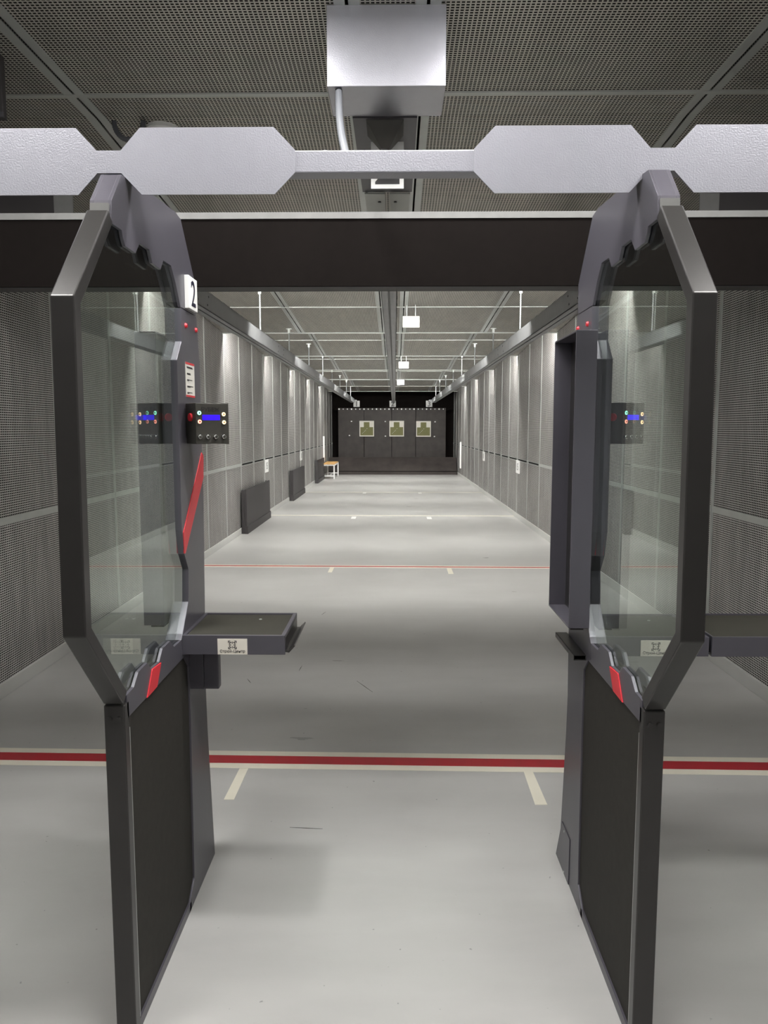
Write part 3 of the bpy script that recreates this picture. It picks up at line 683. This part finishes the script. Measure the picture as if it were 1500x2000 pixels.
for k, (qa, qb, lab) in enumerate((((702, 822), (730.5, 852.5), 'one'), ((760.5, 822), (789, 852.5), 'two'), ((812.8, 822.5), (841.5, 853), 'three'))):
    a, b = onY(*qa, 27.15), onY(*qb, 27.15); cx, cz = (a.x+b.x)/2, (a.z+b.z)/2; W, Hh = b.x-a.x, a.z-b.z
    t = thing('paper_target', 'square paper target with olive head and shoulders figure in lane '+lab, 'target', (cx, 27.15, b.z), 'paper targets')
    obj('sheet', G().box(a.x, b.x, 27.14, 27.15, b.z, a.z), 'paper', t)
    u = lambda s: a.x+W*s; z_ = lambda s: a.z-Hh*s
    obj('figure', G().prism([(u(0.06), z_(0.93)), (u(0.94), z_(0.93)), (u(0.94), z_(0.40)), (u(0.69), z_(0.40)), (u(0.69), z_(0.08)), (u(0.30), z_(0.08)), (u(0.30), z_(0.40)), (u(0.06), z_(0.40))], 'Y', 27.138, 27.14), 'olive', t)
    for px_, pz_ in ((0.52, 0.5), (0.36, 0.66), (0.28, 0.74), (0.2, 0.8), (0.42, 0.6)):
        obj('mark', G().tube((u(px_), 27.1375, z_(pz_)), (u(px_), 27.1385, z_(pz_)), 0.010, 8), 'paper', t)
    for dx in (0.2, 0.8): obj('holder_arm', G().box(u(dx)-0.012, u(dx)+0.012, 27.15, 27.20, z_(0.3)-0.012, z_(0.3)+0.012), 'dark', t)
for i, (px, py) in enumerate(((686.5, 823), (682.5, 850.5), (752.5, 823.3), (752.8, 851.8), (849.8, 823.8), (848.5, 852.5))):
    c = onY(px, py, 27.19); tag(obj('clip', G().box(c.x-0.025, c.x+0.025, 27.185, 27.205, c.z-0.018, c.z+0.018), 'white', bevel=0.004), 'tiny white %s clip on the backstop curtain beside the paper target of lane %s' % (('upper', 'lower')[i % 2], ('one', 'two', 'three')[i//2]), 'clip', 'clips on the curtain')

# ================================================================== floor boxes along the left wall
for y, n in ((11.05, 'below the distance sign reading 15'), (16.15, 'just past the distance sign reading 10'), (21.35, 'beside the wooden topped bench')):
    x0, x1, y1 = XL+0.02, -2.145, y+2.08
    t = thing('floor_box', 'long low black floor box against the wall, '+n, 'box', ((x0+x1)/2, y+1, 0), 'black floor boxes')
    obj('front_panel', G().box(x1-0.03, x1, y, y1, 0.10, 0.645), 'darkpanel', t, bevel=0.003)
    obj('end_panel', G().box(x0, x1-0.03, y, y+0.03, 0.0, 0.640), 'darkpanel', t, bevel=0.002)
    obj('end_panel', G().box(x0, x1-0.03, y1-0.03, y1, 0.0, 0.640), 'darkpanel', t, bevel=0.002)
    obj('plinth', G().box(x1-0.03, x1+0.014, y-0.006, y1+0.006, 0.0, 0.115), 'darkpanel', t, bevel=0.003)
# ------------------------------------------------------------------ bench
xb0, xb1, yb0, yb1 = -2.17, -1.84, 23.3, 24.9
t = thing('bench', 'low bench with white metal legs and wooden slats near the backstop', 'bench', ((xb0+xb1)/2, yb0, 0))
for i in range(3):
    a = xb0-0.02+(xb1-xb0+0.04)/3*i; obj('slat', G().box(a+0.006, a+(xb1-xb0+0.04)/3-0.006, yb0-0.03, yb1+0.03, 0.435, 0.465), 'wood', t, bevel=0.004)
for x in (xb0, xb1):
    for y in (yb0, yb1): obj('leg', G().box(x-0.02, x+0.02, y-0.02, y+0.02, 0, 0.40), 'whitepaint', t)
    obj('side_rail', G().box(x-0.02, x+0.02, yb0-0.02, yb1+0.02, 0.40, 0.435), 'whitepaint', t)
for y in (yb0, yb1):
    obj('end_rail', G().box(xb0+0.02, xb1-0.02, y-0.02, y+0.02, 0.40, 0.435), 'whitepaint', t); obj('stretcher', G().box(xb0+0.02, xb1-0.02, y-0.015, y+0.015, 0.07, 0.11), 'whitepaint', t)
obj('long_stretcher', G().box((xb0+xb1)/2-0.015, (xb0+xb1)/2+0.015, yb0+0.015, yb1-0.015, 0.075, 0.105), 'whitepaint', t)
# ------------------------------------------------------------------ wall posts, signs, sockets
for px, ya, yb, xf, sg, lab in ((632, 852, 902, XL, 1, 'behind the bench'), (900, 863, 915, XR, -1, 'opposite the bench')):
    a, b = onX(px, ya, xf+sg*0.02), onX(px, yb, xf+sg*0.02)
    t = thing('wall_post', 'slim white upright post on the mesh wall '+lab, 'post', (xf, a.y, b.z))
    obj('post', G().box(*sorted((xf+sg*0.004, xf+sg*0.05)), a.y-0.05, a.y+0.05, b.z, a.z), 'white', t, bevel=0.004)
    for z in (a.z-0.01, (a.z+b.z)/2, b.z+0.02): obj('bracket', G().box(*sorted((xf, xf+sg*0.055)), a.y-0.03, a.y+0.03, z-0.012, z+0.012), 'dark', t)
for pa, pb, xf, sg, s, side in (((516.5, 897), (523.5, 920), XL, 1, '15', 'above the black floor box nearest the stalls'), ((586, 881), (589.5, 897), XL, 1, '10', 'between two black floor boxes'),
                          ((1009, 900), (1015.5, 923), XR, -1, '15', 'facing the floor boxes'), ((943, 882.5), (947, 899), XR, -1, '10', 'facing the floor boxes')):
    a, b = onX(*pa, xf), onX(*pb, xf); ya, yb = sorted((a.y, b.y)); ym = (ya+yb)/2; ya, yb = ym-0.17, ym+0.17
    z1, z0 = 0.99, 0.77
    t = thing('distance_sign', 'white sign reading %s on the mesh wall, %s' % ({'15': 'fifteen', '10': 'ten'}[s], side), 'sign', (xf, ym, z0))
    obj('plate', G().box(*sorted((xf, xf+sg*0.012)), ya, yb, z0, z1), 'white', t, bevel=0.001)
    text('numeral', s, 0.17, 'ink', t, (xf+sg*0.0125, ym, (z0+z1)/2), FACE_X if sg > 0 else FACE_NX, bold=0.001)
